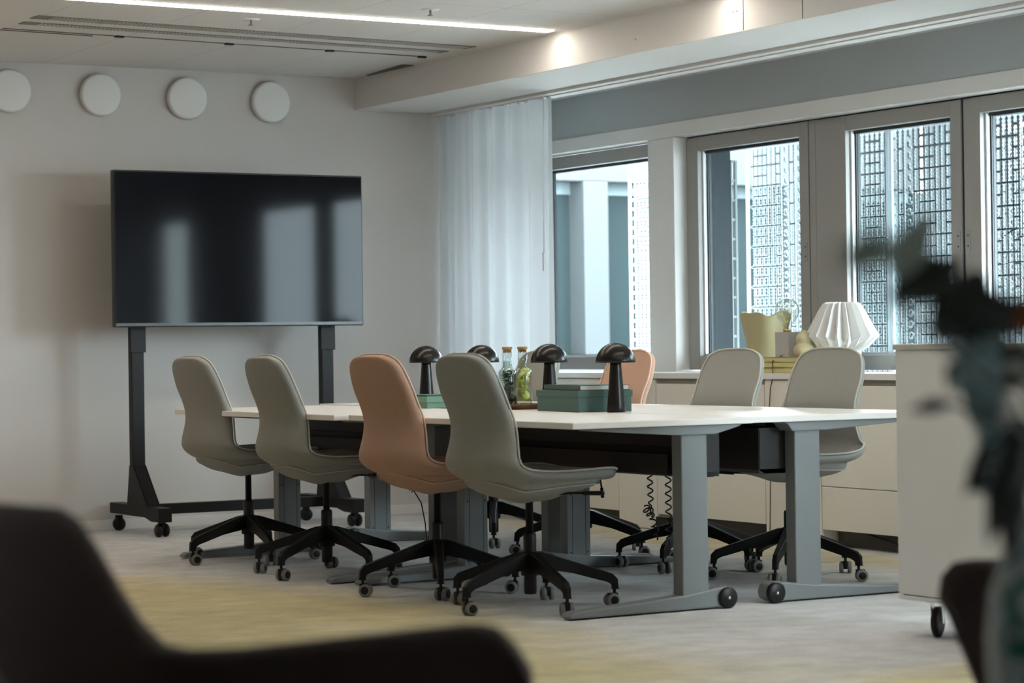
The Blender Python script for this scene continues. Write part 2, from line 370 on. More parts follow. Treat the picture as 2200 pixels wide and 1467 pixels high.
# ------------------------------------------------------------------ storage wall below the windows
CX = 7.15
def cabinet_unit(y0, y1, label, groove=True, plinth=True, split=None, vsplit=None, zb=.085):
    t = thing('base_cabinet' if plinth else 'filler_panel', label, 'cabinet' if plinth else 'panel', (CX, y0, 0), 0)
    w = y1-y0; g = .002
    body = MB().box(.02, .345, .0005, w-.0005, zb if plinth else 0, .803)
    if plinth: body.box(.10, .34, 0.01, w-.01, 0, zb)
    body.build('body', M['cab'], t)
    top = .803-(.026 if groove else .003)
    z0 = zb if plinth else 0.004
    edges = [z0, split, top] if split else [z0, top]
    for i in range(len(edges)-1):
        MB().box(0, .019, g, w-g, edges[i]+(.003 if i else 0), edges[i+1]-.0005).build('drawer_front' if split and i == 0 else ('door' if plinth else 'front_panel'), M['cab'], t, bevel=.0015)
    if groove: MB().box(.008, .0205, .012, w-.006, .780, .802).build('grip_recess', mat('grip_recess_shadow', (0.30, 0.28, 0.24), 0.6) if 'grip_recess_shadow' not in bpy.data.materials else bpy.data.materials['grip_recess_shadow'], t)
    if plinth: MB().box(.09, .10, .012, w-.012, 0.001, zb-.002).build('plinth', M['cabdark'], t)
    return t
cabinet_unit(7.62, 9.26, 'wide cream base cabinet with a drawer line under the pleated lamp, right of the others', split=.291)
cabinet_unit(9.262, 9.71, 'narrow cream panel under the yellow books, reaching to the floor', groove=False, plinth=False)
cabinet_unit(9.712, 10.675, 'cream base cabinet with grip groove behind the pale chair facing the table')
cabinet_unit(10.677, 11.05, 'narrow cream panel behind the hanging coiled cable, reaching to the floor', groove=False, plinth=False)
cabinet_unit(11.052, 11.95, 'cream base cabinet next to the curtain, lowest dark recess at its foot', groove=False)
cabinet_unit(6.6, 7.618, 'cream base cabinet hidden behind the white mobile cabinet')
led = MB().box(7.138, 7.6, 5.2, 11.98, .803, .834).build('worktop', M['ledge'], bevel=.003)
tag(led, 'long white window ledge above the cream cabinets', 'worktop')
# cables lying in the recess under the right-hand cabinet
for k, (ya, yb, zz) in enumerate([(9.0, 8.3, .07), (8.75, 8.0, .075), (8.5, 7.8, .06)]):
    pts = [(7.2-.012*k+.02*sin(u*9), ya+(yb-ya)*u, .008+zz*(1-u)**2) for u in [i/14 for i in range(15)]]
    tag(MB().tube(pts, .006, 6).build('cable', M['plastic']), 'black cable sagging in the dark recess under the right-hand cream cabinet', 'cable', 'cables under the cream cabinet')

# ------------------------------------------------------------------ curtain
def curtain(y0, y1, label, seed, slant=0):
    rnd = random.Random(seed); n = 260
    ph = [(rnd.uniform(11, 14), rnd.uniform(0, 6.3), .042), (rnd.uniform(20, 27), rnd.uniform(0, 6.3), .022), (rnd.uniform(38, 55), rnd.uniform(0, 6.3), .007)]
    def fn(u, v):
        z = .03 + (2.362-.03)*(1-v)
        y = y1+(y0-y1)*u
        sp = .65+.35*v
        d = sum(a*sin(w_*(u*(y1-y0))*2.6+p+.25*v*sin(u*7)) for w_, p, a in ph)*sp
        return (6.985+d, y+.012*sin(u*50)*v - slant*v*u, z)
    t = thing('curtain', label, 'curtain', (0, 0, 0))
    MB().grid(fn, n, 14).build('fabric', M['curtain'], t)
    if y0 > 10:
        for i in range(16):
            y = y0+(y1-y0)*(i+.5)/16; MB().box(6.966, 6.980, y-.006, y+.006, 2.352, 2.366).build('glider', M['trim'], t)
    return t
c = curtain(11.40, 12.68, 'sheer white floor-length curtain gathered in the corner beside the far window', 3)
w_ = MB().tube([(6.93, 11.42, 2.36), (6.925, 11.43, 1.5)], .0025, 6); w_.box(6.919, 6.931, 11.423, 11.437, 1.40, 1.50)
w_.build('draw_wand', M['bead'], c)
curtain(4.7, 7.0, 'sheer white curtain beyond the right edge of the view', 5)
curtain(-0.1, 2.6, 'sheer white curtain beside the camera, out of the photo', 8)

# ------------------------------------------------------------------ ceiling fittings
def led_strip(loc, length, rz, label):
    t = thing('linear_ceiling_light', label, 'light', loc, rz, None)
    MB().box(-length, 0, -.042, .042, -.002, .012).build('housing', M['trim'], t)
    MB().box(-length+.005, -.005, -.034, .034, -.007, -.0025).build('diffuser', M['led'], t)
    return t
led_strip((6.345, 10.37, ZC), 3.4, radians(1.6), 'long glowing linear light recessed in the ceiling, running to the beam')
for y, lab in ((8.9, 'linear ceiling light above the near desks, out of the photo'), (7.0, 'linear ceiling light above the mobile cabinet, out of the photo'), (5.1, 'linear ceiling light closest to the camera, out of the photo')):
    led_strip((6.345, y, ZC), 2.4, 0, lab)  # the two strips nearest the camera are unseen, added to brighten the room
# ventilation strips
t = thing('ceiling_air_diffuser', 'pair of perforated grey air slots along the ceiling with a fine panel line', 'vent', (3.88, 10.9, ZC), radians(4.2))
def vents(y0, y1, L):
    b = MB().box(0, L, y0, y1, -.003, .002)
    return b
MB().box(-.03, 2.44, .0, .11, -.004, .002).build('slot', M['vent'], t)
MB().box(.0, 2.42, .235, .315, -.004, .002).build('slot', M['vent'], t)
b = MB()
for i in range(115):
    x = .06+i*.0205; b.box(x, x+.006, .012, .098, -.0062, -.004)
b.build('perforation', M['ceil'], t); b = MB()
for i in range(112):
    x = .09+i*.0205; b.box(x, x+.006, .243, .307, -.0062, -.004)
b.build('perforation', M['ceil'], t)
MB().box(.0, 2.45, .50, .507, -.0045, .002).box(.0, .5, .555, .562, -.0045, .002).build('panel_joint', M['cabdark'], t)
b = MB()
for x in (.62, 1.24, 1.84, 2.42): MB().box(x-.022, x+.022, .492, .515, -.010, .0).build('clip', M['plastic'], t)
b = MB().box(6.2, 6.4, 12.15, 12.4, ZC-.004, ZC+.001)
b = MB().add([(6.33, 11.95, ZC-.003), (6.405, 11.95, ZC-.003), (6.405, 12.5, ZC-.003), (6.385, 12.5, ZC-.003)], [(0, 3, 2, 1)])
o = b.build('trim_13', M['cabdark'], solid=.004); o['kind'] = 'structure'
for (x, y, lab) in ((4.81, 10.62, 'small white ceiling sprinkler left of the glowing strip'), (5.43, 9.96, 'small white ceiling sprinkler nearer the camera than the glowing strip')):
    t = thing('ceiling_sprinkler', lab, 'sprinkler', (x, y, ZC), 0, 'ceiling sprinklers')
    MB().lathe([(0, -.004), (.042, -.004), (.045, 0)], 24).build('rosette', M['trim'], t)
    MB().lathe([(0, -.03), (.014, -.03), (.014, -.027), (.005, -.026), (.005, -.004)], 12).build('nozzle', M['metal'], t)

# unseen lamp, added to warm the left part of the back wall
t = thing('floor_lamp', 'floor lamp with a warm shade beyond the left edge of the view', 'lamp', (2.55, 11.3, 0))
MB().lathe([(0, 0), (.15, 0), (.15, .015), (.012, .025), (.011, 1.5), (0, 1.5)], 28).build('pole', M['dark'], t)
MB().lathe([(.17, 1.38), (.13, 1.68)], 36, cap=False).build('lamp_shade', M['paper'], t)
MB().lathe([(0, 1.48), (.03, 1.49), (.045, 1.53), (.03, 1.57), (0, 1.58)], 20).build('bulb', mat('warm_bulb', (1, .8, .5), .5, em=(1.0, 0.62, 0.30), estr=330), t)
# four white discs on the back wall
for i, x in enumerate((4.305, 4.824, 5.337, 5.855)):
    lab = ['leftmost white round disc on the back wall, cut by the photo edge', 'second white round wall disc, above the left corner of the television', 'third white round wall disc, above the middle of the television', 'rightmost white round wall disc, nearest the ceiling beam'][i]
    b = MB().lathe([(0, -.05), (.104, -.05), (.112, -.047), (.117, -.040), (.117, -.012), (.108, -.010), (.108, 0), (0, 0)], 56, mtx=T(x, Y1, 2.407) @ Matrix.Rotation(-pi/2, 4, 'X') )
    o = b.build('wall_disc', M['disc']); tag(o, lab, 'wall disc', 'white discs on the back wall')

# ------------------------------------------------------------------ television and its cart
t = thing('television', 'large black flat television on the wheeled stand by the back wall', 'television', (5.443, 12.18, 1.115))
w2, hh = .742, .842
MB().box(-w2, w2, 0, .045, 0, hh).build('casing', M['tvb'], t, bevel=.006)
MB().box(-w2+.008, w2-.008, -.003, .001, .022, hh-.008).build('screen', M['tv'], t)
MB().box(-.35, .35, .045, .08, .15, .65).build('rear_housing', M['tvb'], t, bevel=.01)
t = thing('television_stand', 'black wheeled television stand with two tall posts', 'stand', (5.45, 12.32, 0))
for s, xo in ((-1, -.575), (1, .565)):
    p = MB().box(xo-.036, xo+.036, -.02, .03, .13, 1.75).build('post', M['dark'], t, bevel=.003)
    MB().prism([(-.06, .13), (.20, .13), (.03, .36), (-.02, .37)] if False else [(-.22, .155), (.07, .155), (.03, .37), (-.02, .37)], 0, xo-.038, xo-.030).prism([(-.22, .155), (.07, .155), (.03, .37), (-.02, .37)], 0, xo+.030, xo+.038).add(
        [(xo-.038, -.22, .155), (xo+.038, -.22, .155), (xo+.038, -.02, .37), (xo-.038, -.02, .37)], [(0, 1, 2, 3)]).build('gusset', M['dark'], p)
    MB().box(xo-.044, xo+.044, -.03, -.02, .98, 1.75).build('bracket', M['dark'], p, bevel=.002)
    MB().prism([(-.38, .090), (-.38, .155), (.33, .155), (.33, .097), (-.18, .097), (-.27, .080), (-.38, .080)], 0, xo-.038, xo+.038).build('foot', M['dark'], t, bevel=.003)
    for (yy, ra) in ((-.33, radians(8)), (.29, radians(70))):
        c = MB().box(-.012, .012, -.02, .02, .04, .085).build('caster', M['plastic'], t, loc=(xo, yy, 0), rotz=ra)
        for q in (-1, 1):
            MB().lathe([(0, -.012), (.026, -.012), (.034, -.006), (.036, 0), (.034, .008), (.02, .011), (0, .011)], 24, mtx=T(q*.021, 0, .036) @ Matrix.Rotation(pi/2, 4, 'Y')).build('wheel', M['plastic'], c)
MB().box(-.54, .53, -.02, .03, .098, .155).build('crossbar', M['dark'], t, bevel=.003)
MB().box(-.55, .54, -.028, -.02, 1.35, 1.42).box(-.55, .54, -.028, -.02, 1.62, 1.69).build('mount_rail', M['dark'], t)

# ------------------------------------------------------------------ desks
def desk(loc, rz, w, L, side, name, label, cols, foot):
    # local: x 0..w, y 0..L. cols: x range of the columns, foot: x range, side: +1 wheel at high x
    t = thing('height_adjustable_desk', label, 'desk', loc, rz, 'desks pushed together as one table')
    zt = .708
    tp = MB().box(0, w, 0, L, zt-.024, zt).build('tabletop', M['desk'], t, bevel=.003)
    for ye, q in ((.065, 1), (L-.065, -1)):
        a, b_ = foot
        # column, outer and inner section
        cl = MB().box(cols[0], cols[1], ye-.03, ye+.032, .05, .66).build('leg', M['metal'], t, bevel=.004)
        yy = ye-.03 if q > 0 else ye+.045
        if q > 0: yy = None
        pl = MB().box(cols[0]+.026, cols[0]+.028, ye-.0306, ye-.029, .06, .6).box(cols[0]+.094, cols[0]+.096, ye-.0306, ye-.029, .06, .6)
        if q < 0: pl.build('cover_joint', M['tray'], cl)
        b = MB()
        for xx in (cols[0]+.018, cols[0]+.104):
            for zz in (.075, .33, .58): b.lathe([(0, 0), (.0035, 0), (.0035, .002), (0, .002)], 8, mtx=T(xx, ye-.030, zz) @ Matrix.Rotation(pi/2, 4, 'X'))
        if q < 0: b.build('screw', M['tray'], cl)
        # tapered top bracket
        MB().prism([(a+.08, zt-.024), (b_+.04, zt-.024), (b_+.02, zt-.034), (cols[1]+.03, zt-.060), (cols[0]-.02, zt-.060), (a+.10, zt-.034)], 1, ye-.045, ye+.045).build('top_bracket', M['metal'], t, bevel=.003)
        # foot: low at the far end, rising to a wheel housing
        if side > 0:
            prof = [(a, .006), (b_-.035, .006), (b_-.005, .02), (b_, .045), (b_-.012, .072), (b_-.04, .082), (b_-.10, .076), (b_-.22, .060), (a+.2, .040), (a+.02, .030), (a, .02)]
            wx = b_-.038
        else:
            prof = [(b_, .006), (a+.035, .006), (a+.005, .02), (a, .045), (a+.012, .072), (a+.04, .082), (a+.10, .076), (a+.22, .060), (b_-.2, .040), (b_-.02, .030), (b_, .02)]
            wx = a+.038
        ft = MB().prism(prof, 1, ye-.032, ye+.032).build('foot', M['metal'], t, bevel=.006)
        MB().lathe([(0, -.012), (.034, -.012), (.039, -.009), (.039, .009), (.034, .012), (0, .012)], 32, mtx=T(wx, ye-.036, .040) @ Matrix.Rotation(pi/2, 4, 'X')).build('wheel', M['plastic'], ft)
        MB().lathe([(0, 0), (.007, 0), (.006, .003), (0, .004)], 12, mtx=T(wx, ye-.048, .040) @ Matrix.Rotation(pi/2, 4, 'X')).build('axle', M['chrome'], ft)
    # beam and cable tray under the top
    bx = cols[0]+.02
    MB().box(bx, bx+.06, .11, L-.11, .60, .66).build('cross_beam', M['tray'], t, bevel=.004)
    MB().prism([(bx+.05 if side > 0 else bx-.14, .66), (bx+.05 if side > 0 else bx-.14, .50), (bx+.08 if side > 0 else bx-.11, .485), (bx+.17 if side > 0 else bx-.02, .485), (bx+.20 if side > 0 else bx+.01, .50), (bx+.20 if side > 0 else bx+.01, .66),
                (bx+.196 if side > 0 else bx+.006, .66), (bx+.196 if side > 0 else bx+.006, .504), (bx+.055 if side > 0 else bx-.135, .504), (bx+.055 if side > 0 else bx-.135, .66)], 1, .10, L-.10).box(bx+.052 if side > 0 else bx-.138, bx+.198 if side > 0 else bx+.008, .10, .103, .487, .66).build('cable_tray', M['tray'], t)
    MB().box(bx-.02, bx+.05, .12, L-.12, .50, .53).box(bx-.025, bx-.02, .12, L-.12, .50, .575).build('tray_lip', M['tray'], t)
    b = MB()
    for i in range(int((L-.3)/.22)): b.box(bx-.02, bx+.10, .16+i*.22, .22+i*.22, .655, .684)
    b.build('spacer_plate', M['tray'], t)
    return t
CL = (.495, .612)
d1 = desk((4.532, 7.30, 0), radians(1.0), .80, 1.72, 1, 'd', 'near left desk of the four, its chamfer-lit corner closest to the camera', CL, (0.0, .73))
d2 = desk((5.338, 7.34, 0), 0, .88, 1.78, -1, 'd', 'near right desk of the four, running behind the white mobile cabinet', (.23, .35), (.09, .80))
d3 = desk((4.45, 9.05, 0), radians(.5), .80, 1.68, 1, 'd', 'far left desk of the four, nearest the television', CL, (0.0, .73))
d4 = desk((5.338, 9.15, 0), 0, .88, 1.87, -1, 'd', 'far right desk of the four, near the curtain', (.23, .35), (.09, .80))

# ------------------------------------------------------------------ office chairs
def interp(tab, u):
    # Catmull-Rom through a table of tuples, u in 0..1
    n = len(tab)-1; x = min(max(u, 0), 1)*n; i = min(int(x), n-1); t_ = x-i
    g = lambda k: tab[min(max(k, 0), n)]
    p0, p1, p2, p3 = g(i-1), g(i), g(i+1), g(i+2)
    return tuple(.5*((2*b)+(-a+c)*t_+(2*a-5*b+4*c-d)*t_*t_+(-a+3*b-3*c+d)*t_**3) for a, b, c, d in zip(p0, p1, p2, p3))
# back edge-on profile: x forward, z up, half width, side curl
PROF = [(-.294, .958, .120, .000), (-.290, .930, .152, .004), (-.280, .888, .174, .008), (-.258, .820, .187, .012), (-.238, .760, .185, .018), (-.224, .706, .189, .024),
        (-.224, .655, .196, .030), (-.234, .606, .208, .036), (-.240, .566, .220, .038), (-.226, .532, .230, .032), (-.180, .509, .238, .024), (-.10, .501, .243, .020), (.0, .503, .245, .016),
        (.09, .509, .244, .012), (.17, .516, .238, .008), (.235, .517, .222, .004), (.280, .506, .190, .000)]
def shell_pt(u, v, off=0.0, edge=1.0):
    x, z, w, c = interp(PROF, u)
    e = 1e-3; x2, z2, _, _ = interp(PROF, min(u+e, 1)); x1, z1, _, _ = interp(PROF, max(u-e, 0))
    tx, tz = x2-x1, z2-z1; l = sqrt(tx*tx+tz*tz) or 1; tx /= l; tz /= l
    nx, nz = -tz, tx      # points to the sitter: forward / up
    # rounded corners at both ends of the shell
    we = 1.0
    if u < .085: we = sqrt(max(0, 1-((.085-u)/.085)**2))*.55+.45
    if u > .93: we = sqrt(max(0, 1-((u-.93)/.07)**2))*.42+.58
    a = abs(v); s = v*w*we*edge
    k = c*(a**2.6)+off
    return (x+nx*k, s, z+nz*k)
def make_chair(name, label, fab, pip, group):
    t = thing(name, label, 'chair', (0, 0, 0), 0, group)
    NU, NV = 44, 21
    # one closed padded shell: front skin, rounded rim, back skin
    def ring(u):
        pts = []
        for j in range(NV):
            v = -1+2*j/(NV-1); pts.append(shell_pt(u, v, .004))
        m_ = [shell_pt(u, 1.035, -.004), shell_pt(u, 1.04, -.016), shell_pt(u, 1.0, -.026)]
        for j in range(1, NV-1):
            v = 1-2*j/(NV-1); pts_b = shell_pt(u, v, -.030-.010*(1-v*v)); m_.append(pts_b)
        m_ += [shell_pt(u, -1.0, -.026), shell_pt(u, -1.04, -.016), shell_pt(u, -1.035, -.004)]
        return pts+m_
    rings = [ring(i/(NU-1)) for i in range(NU)]; nr = len(rings[0])
    vs = [p for r in rings for p in r]; fs = []
    for i in range(NU-1):
        for j in range(nr):
            k = (j+1) % nr; fs.append((i*nr+j, (i+1)*nr+j, (i+1)*nr+k, i*nr+k))
    b = MB().add(vs, fs, 0, True)
    # close the two ends by strips joining front and back skins
    for i, sgn in ((0, 1), (NU-1, -1)):
        back = [NV+2+j for j in range(NV)]   # indices on the back skin, v from +1 to -1
        for j in range(NV-1):
            f = (i*nr+j, i*nr+j+1, i*nr+back[NV-2-j], i*nr+back[NV-1-j])
            b.add([], [], 0); b.f.append(f if sgn > 0 else f[::-1]); b.mi.append(0); b.sm.append(True)
    sh = b.build('upholstered_shell', fab, t, subsurf=1)
    # piping round the whole rim
    pts = [shell_pt(i/59, 1.03, .004) for i in range(60)] + [shell_pt(1, v/10, .004) for v in range(9, -10, -1)] + [shell_pt(1-i/59, -1.03, .004) for i in range(60)] + [shell_pt(0, v/10, .004) for v in range(-9, 10)]
    MB().tube(pts, .0042, 6, closed=True).build('piping', pip, sh)
    # fabric bowl under the seat, narrowing to the column
    def bowl(u, v):
        a = 2*pi*u
        cx, cy = cos(a), sin(a)
        rx = (.238 if cx < 0 else .276); ry = .220
        sq = 1/((abs(cx)**2.6+abs(cy)**2.6)**(1/2.6))
        k = [1.0, .93, .80, .62, .42, .22, .16][0]
        prof = [(1.0, 0), (.975, .022), (.88, .038), (.70, .050), (.50, .060), (.34, .074), (.22, .080), (0.02, .080)]
        f, dz = interp(prof, v)
        x = -.0+cx*sq*rx*f; y = cy*sq*ry*f
        uu = min(max((x+.35)/.62, 0), 1)
        zr = .482 + .014*(x/.25) + .008*(abs(y)/.24)**2
        if x < -.15: zr += (-.15-x)*.60
        return (x, y, zr-dz+.003*sin(3*a))
    b = MB().grid(bowl, 40, 12, closeu=True)
    ub = b.build('seat_underside', fab, t, subsurf=1)
    pts = [(lambda p: (p[0]*1.003, p[1]*1.003, p[2]-.002))(bowl(u/60, .18)) for u in range(61)]
    MB().tube(pts, .0028, 5).build('seam', pip, ub)
    for yy in (-.13, .13): pass
    # column
    c = MB().lathe([(0, .28), (.0145, .28), (.0145, .40), (.03, .405), (.03, .412), (0, .412)], 20).build('gas_column', M['plastic'], t)
    MB().lathe([(0, .055), (.0215, .055), (.024, .062), (.0245, .275), (.022, .283), (0, .283)], 24).build('column_housing', M['plastic'], c)
    MB().tube([(.06, -.06, .425), (.075, -.17, .437), (.09, -.245, .438)], .0042, 6).tube([(.087, -.23, .438), (.105, -.325, .441)], .0085, 8).build('height_lever', M['plastic'], t)
    MB().lathe([(0, -.008), (.018, -.008), (.021, 0), (.018, .008), (0, .008)], 14, mtx=T(.055, .10, .402)).lathe([(.004, 0), (.004, .02)], 8, mtx=T(.055, .10, .402)).build('tension_knob', M['plastic'], t)
    # five-star base
    st = thing('star_base', None, None); st.parent = t
    for k in ('label', 'category'):
        if k in st: del st[k]
    hub = MB().lathe([(0, .125), (.034, .125), (.036, .14), (.034, .20), (.028, .214), (0, .214)], 24).build('hub', M['dark'], st)
    for k in range(5):
        a = k*2*pi/5
        top = [(.015, .212), (.05, .209), (.16, .174), (.278, .136), (.312, .124), (.331, .104), (.334, .066)]
        bot = [(.015, .148), (.05, .148), (.16, .130), (.262, .101), (.288, .094), (.306, .084), (.309, .066)]
        wd = [.024, .023, .019, .0155, .0145, .014, .013]
        vs = []; fs = []
        for (p, q, w) in zip(top, bot, wd):
            vs += [(p[0], -w*.72, p[1]), (p[0], w*.72, p[1]), (q[0], w, q[1]), (q[0], -w, q[1])]
        for i in range(6):
            for j in range(4):
                k2 = (j+1) % 4; fs.append((4*i+j, 4*i+k2, 4*i+4+k2, 4*i+4+j))
        fs += [(0, 1, 2, 3), (27, 26, 25, 24)]
        lg = MB().add(vs, fs, 0, False, Rz(a)).build('leg', M['dark'], st, bevel=.003)
        ra = random.Random(k*7+3).uniform(0, 6.3)
        px, py = .318*cos(a), .318*sin(a)
        cs = MB()
        cs.lathe([(0, .05), (.006, .05), (.006, .074), (0, .074)], 10)
        cs.box(-.010, .010, -.012, .026, .018, .052)
        c_ = cs.build('caster', M['plastic'], st, bevel=.003, loc=(px, py, 0), rotz=ra)
        wm = MB()
        for q in (-1, 1):
            mt = T(q*.0175, .012, .0255) @ Matrix.Rotation(pi/2*q, 4, 'Y')
            wm.lathe([(.0175, .0085), (.0235, .0065), (.0255, .001), (.0255, -.006), (.0235, -.009), (0, -.009)], 24, 0, mt)
            wm.lathe([(0, .0092), (.015, .0088), (.0178, .0078)], 24, 1, mt, cap=False)
        wm.build('twin_wheels', [M['tyre'], M['plastic']], c_)
    return t
# 4 levels are not allowed: parts of the base hang directly under the chair
def flatten(t):
    for ch in list(t.children):
        if ch.type == 'EMPTY':
            base_rot = ch.rotation_euler.z
            for g in list(ch.children):
                g.parent = t
            bpy.data.objects.remove(ch)
    return t
BASEPARTS = ('hub', 'leg', 'caster')
def set_base(t, ang):
    for ch in t.children:
        n = ch.name.split('.')[0]
        if n in ('leg', 'hub'): ch.rotation_euler.z = ang
        elif n == 'caster':
            l = ch.location.copy(); a = math.atan2(l.y, l.x)+ang; r_ = math.hypot(l.x, l.y)
            ch.location = (r_*cos(a), r_*sin(a), 0); ch.rotation_euler.z += ang*1.7
def place(t, ang_world):   # star angle given in the room's frame
    set_base(t, ang_world - t.rotation_euler.z)
GRP = 'swivel chairs round the table'
first = flatten(make_chair('swivel_chair', 'nearest grey swivel chair, seen from behind, overlapping the desk corner', M['fabric'], M['piping'], GRP))
specs = [((4.638, 7.787), 4, 48, 0, 'nearest grey swivel chair, seen from behind, overlapping the desk corner'),
         ((4.648, 8.525), 6, 27, 1, 'dusty pink swivel chair on the left side, between two grey chairs'),
         ((4.635, 9.51), 2, 62, 0, 'second grey swivel chair from the television, seen from behind on the left side'),
         ((4.655, 10.38), 6, 48, 0, 'grey swivel chair at the far left end, in front of the television'),
         ((6.10, 8.12), 193, 6, 0, 'pale grey swivel chair on the window side, nearest the white mobile cabinet'),
         ((6.07, 8.80), 189, 69, 0, 'pale grey swivel chair facing us behind the desks, second from the white mobile cabinet'),
         ((6.05, 9.65), 182, 5.6, 1, 'dusty pink swivel chair on the window side, behind the tallest mushroom lamp'),
         ((6.045, 10.50), 181, 24, 0, 'pale swivel chair at the far end of the window side, behind a mushroom lamp')]
sw = {M['fabric'].name: M['pink'], M['piping'].name: M['pinkpiping']}
chairs = []
for i, ((x, y), rz, star, pk, lab) in enumerate(specs[1:]):
    chairs.append(dup(first, (x, y, 0), radians(rz), lab, GRP, sw if pk else None))
first.location = (*specs[0][0], 0); first.rotation_euler = (0, 0, radians(specs[0][1]))
for t, sp in zip([first]+chairs, specs): place(t, radians(sp[2]))

# ------------------------------------------------------------------ things on the table
ZT = .708
def mushroom(label):
    t = thing('mushroom_lamp', label, 'lamp', (0, 0, 0), 0, 'mushroom lamps on the table')
    dome = [(.082*sin(q*pi/28), .203+.082*cos(q*pi/28)) for q in range(15)] + [(.080, .2025)] + [(.079*sin(q*pi/28), .203+.079*cos(q*pi/28)) for q in range(13, -1, -1)]
    MB().lathe(dome, 48, cap=False).build('lamp_shade', M['lamp'], t)
    MB().lathe([(0, 0), (.0375, 0), (.0385, .003), (.036, .03), (.030, .11), (.0235, .19), (.022, .255), (0, .255)], 40).build('stem', M['lamp'], t)
    return t
ml = mushroom('x')
lampspecs = [((5.375, 8.318), 'rightmost and nearest black mushroom lamp, in front of the green box'), ((5.46, 8.98), 'black mushroom lamp behind the green box, right of the bottles'),
             ((5.555, 9.74), 'black mushroom lamp half hidden behind the nearest chair back'), ((5.56, 10.29), 'leftmost and farthest black mushroom lamp, by the curtain')]
for p, lab in lampspecs[1:]: dup(ml, (*p, ZT), 0, lab)
ml.location = (*lampspecs[0][0], ZT); ml['label'] = lampspecs[0][1]
def card_box(loc, rz, w, l, h, label, m_):
    t = thing('storage_box', label, 'box', loc, rz)
    MB().box(0, w, 0, l, 0, h).build('box_body', m_, t, bevel=.0015)
    MB().box(-.004, w+.004, -.004, l+.004, h-.026, h+.001).build('lid', m_, t, bevel=.0015)
    return t
card_box((5.262, 8.428, ZT), radians(-6), .245, .40, .088, 'large dark green cardboard box with a lid behind the nearest mushroom lamp', M['boxg'])
card_box((5.20, 9.62, ZT), radians(4), .24, .36, .052, 'low sage green box between the pink chair and nearest chair', M['boxl'])
def book(loc, rz, w, l, h, label, cov, pag, name='book', spine=0, grp=None):
    t = thing(name, label, 'book', loc, rz, grp)
    MB().box(0, w, 0, l, 0, .0025).box(0, w, 0, l, h-.0025, h).box(*( (0, .003, 0, l) if spine == 0 else (0, w, 0, .003)), 0, h).build('cover', cov, t)
    MB().box(.0035, w-.004, .004, l-.004, .003, h-.003).build('pages', pag, t)
    return t
book((5.272, 8.432, ZT+.0895), radians(-7), .228, .36, .022, 'green clothbound book lying on the dark green box', M['bookg'], M['pages'])
book((5.215, 9.65, ZT+.0535), radians(2), .19, .28, .006, 'thin dark book lying on the sage green box', M['boxg'], M['pages'])
# tray and two corked bottles
t = thing('serving_tray', 'round brown wooden tray under the two bottles', 'tray', (5.40, 9.17, ZT))
MB().lathe([(0, 0), (.128, 0), (.138, .006), (.142, .022), (.139, .023), (.132, .010), (0, .009)], 56).build('tray_dish', M['wood'], t)
def bottle(loc, label, kind):
    t = thing('corked_bottle', label, 'bottle', loc, 0, 'corked water bottles on the wooden tray')
    MB().lathe([(0, 0), (.036, 0), (.041, .006), (.041, .145), (.038, .158), (.028, .167), (.0215, .172), (.0205, .18), (.0205, .25), (.019, .25), (.019, .181), (.027, .165), (.0355, .157), (.0385, .145), (.0385, .008), (0, .006)], 40, cap=False).build('glass_body', M['jar'], t)
    MB().lathe([(0, .238), (.016, .238), (.0195, .252), (.0225, .254), (.0225, .262), (.0215, .264), (0, .264)], 24).build('cork', M['cork'], t)
    rnd = random.Random(5 if kind == 'herb' else 9)
    if kind == 'herb':
        b = MB()
        for i in range(330):
            z = rnd.uniform(.012, .160); r_ = rnd.uniform(.004, .031); a = rnd.uniform(0, 6.28)
            mt = T(r_*cos(a), r_*sin(a), z) @ Matrix.Rotation(rnd.uniform(0, 6), 4, 'Z') @ Matrix.Rotation(rnd.uniform(-1.2, 1.2), 4, 'X')
            s_ = rnd.uniform(.007, .013)
            b.add([(-s_, 0, 0), (0, -.45*s_, .001), (s_, 0, .002), (0, .45*s_, .001), (0, 0, .0015)], [(0, 1, 4), (1, 2, 4), (2, 3, 4), (3, 0, 4)], 0, False, mt)
        for i in range(7):
            a = i*.9; b.tube([(0.02*cos(a), .02*sin(a), .01), (.012*cos(a+1), .012*sin(a+1), .08), (.022*cos(a+2), .022*sin(a+2), .16)], .0012, 5)
        b.build('herbs', M['herb'], t)
        MB().lathe([(0, .009), (.037, .009), (.037, .145), (.034, .156), (.02, .166), (.0185, .172), (.0185, .20), (0, .20)], 32, cap=False).build('infused_water', M['water'], t)
    else:
        for i in range(9):
            a = i*2.3; mt = T(.012*cos(a), .012*sin(a), .050+i*.0125) @ Rz(a) @ Matrix.Rotation(rnd.uniform(.9, 1.5), 4, 'X')
            MB().lathe([(0, -.0022), (.021, -.0022), (.0225, 0), (.021, .0022), (0, .0022)], 22, mtx=mt).build('fruit_slice', M['lemon'] if i % 2 else M['lime'], t)
        MB().lathe([(0, .009), (.037, .009), (.037, .145), (.034, .156), (.02, .166), (.0185, .172), (.0185, .215), (0, .215)], 32, cap=False).build('infused_water', M['lemonwater'], t)
    return t
bottle((5.345, 9.145, ZT+.010), 'corked glass bottle full of dark green herbs, left on the tray', 'herb')
bottle((5.455, 9.20, ZT+.010), 'corked glass bottle full of lemon and lime slices, right on the tray', 'lemon')

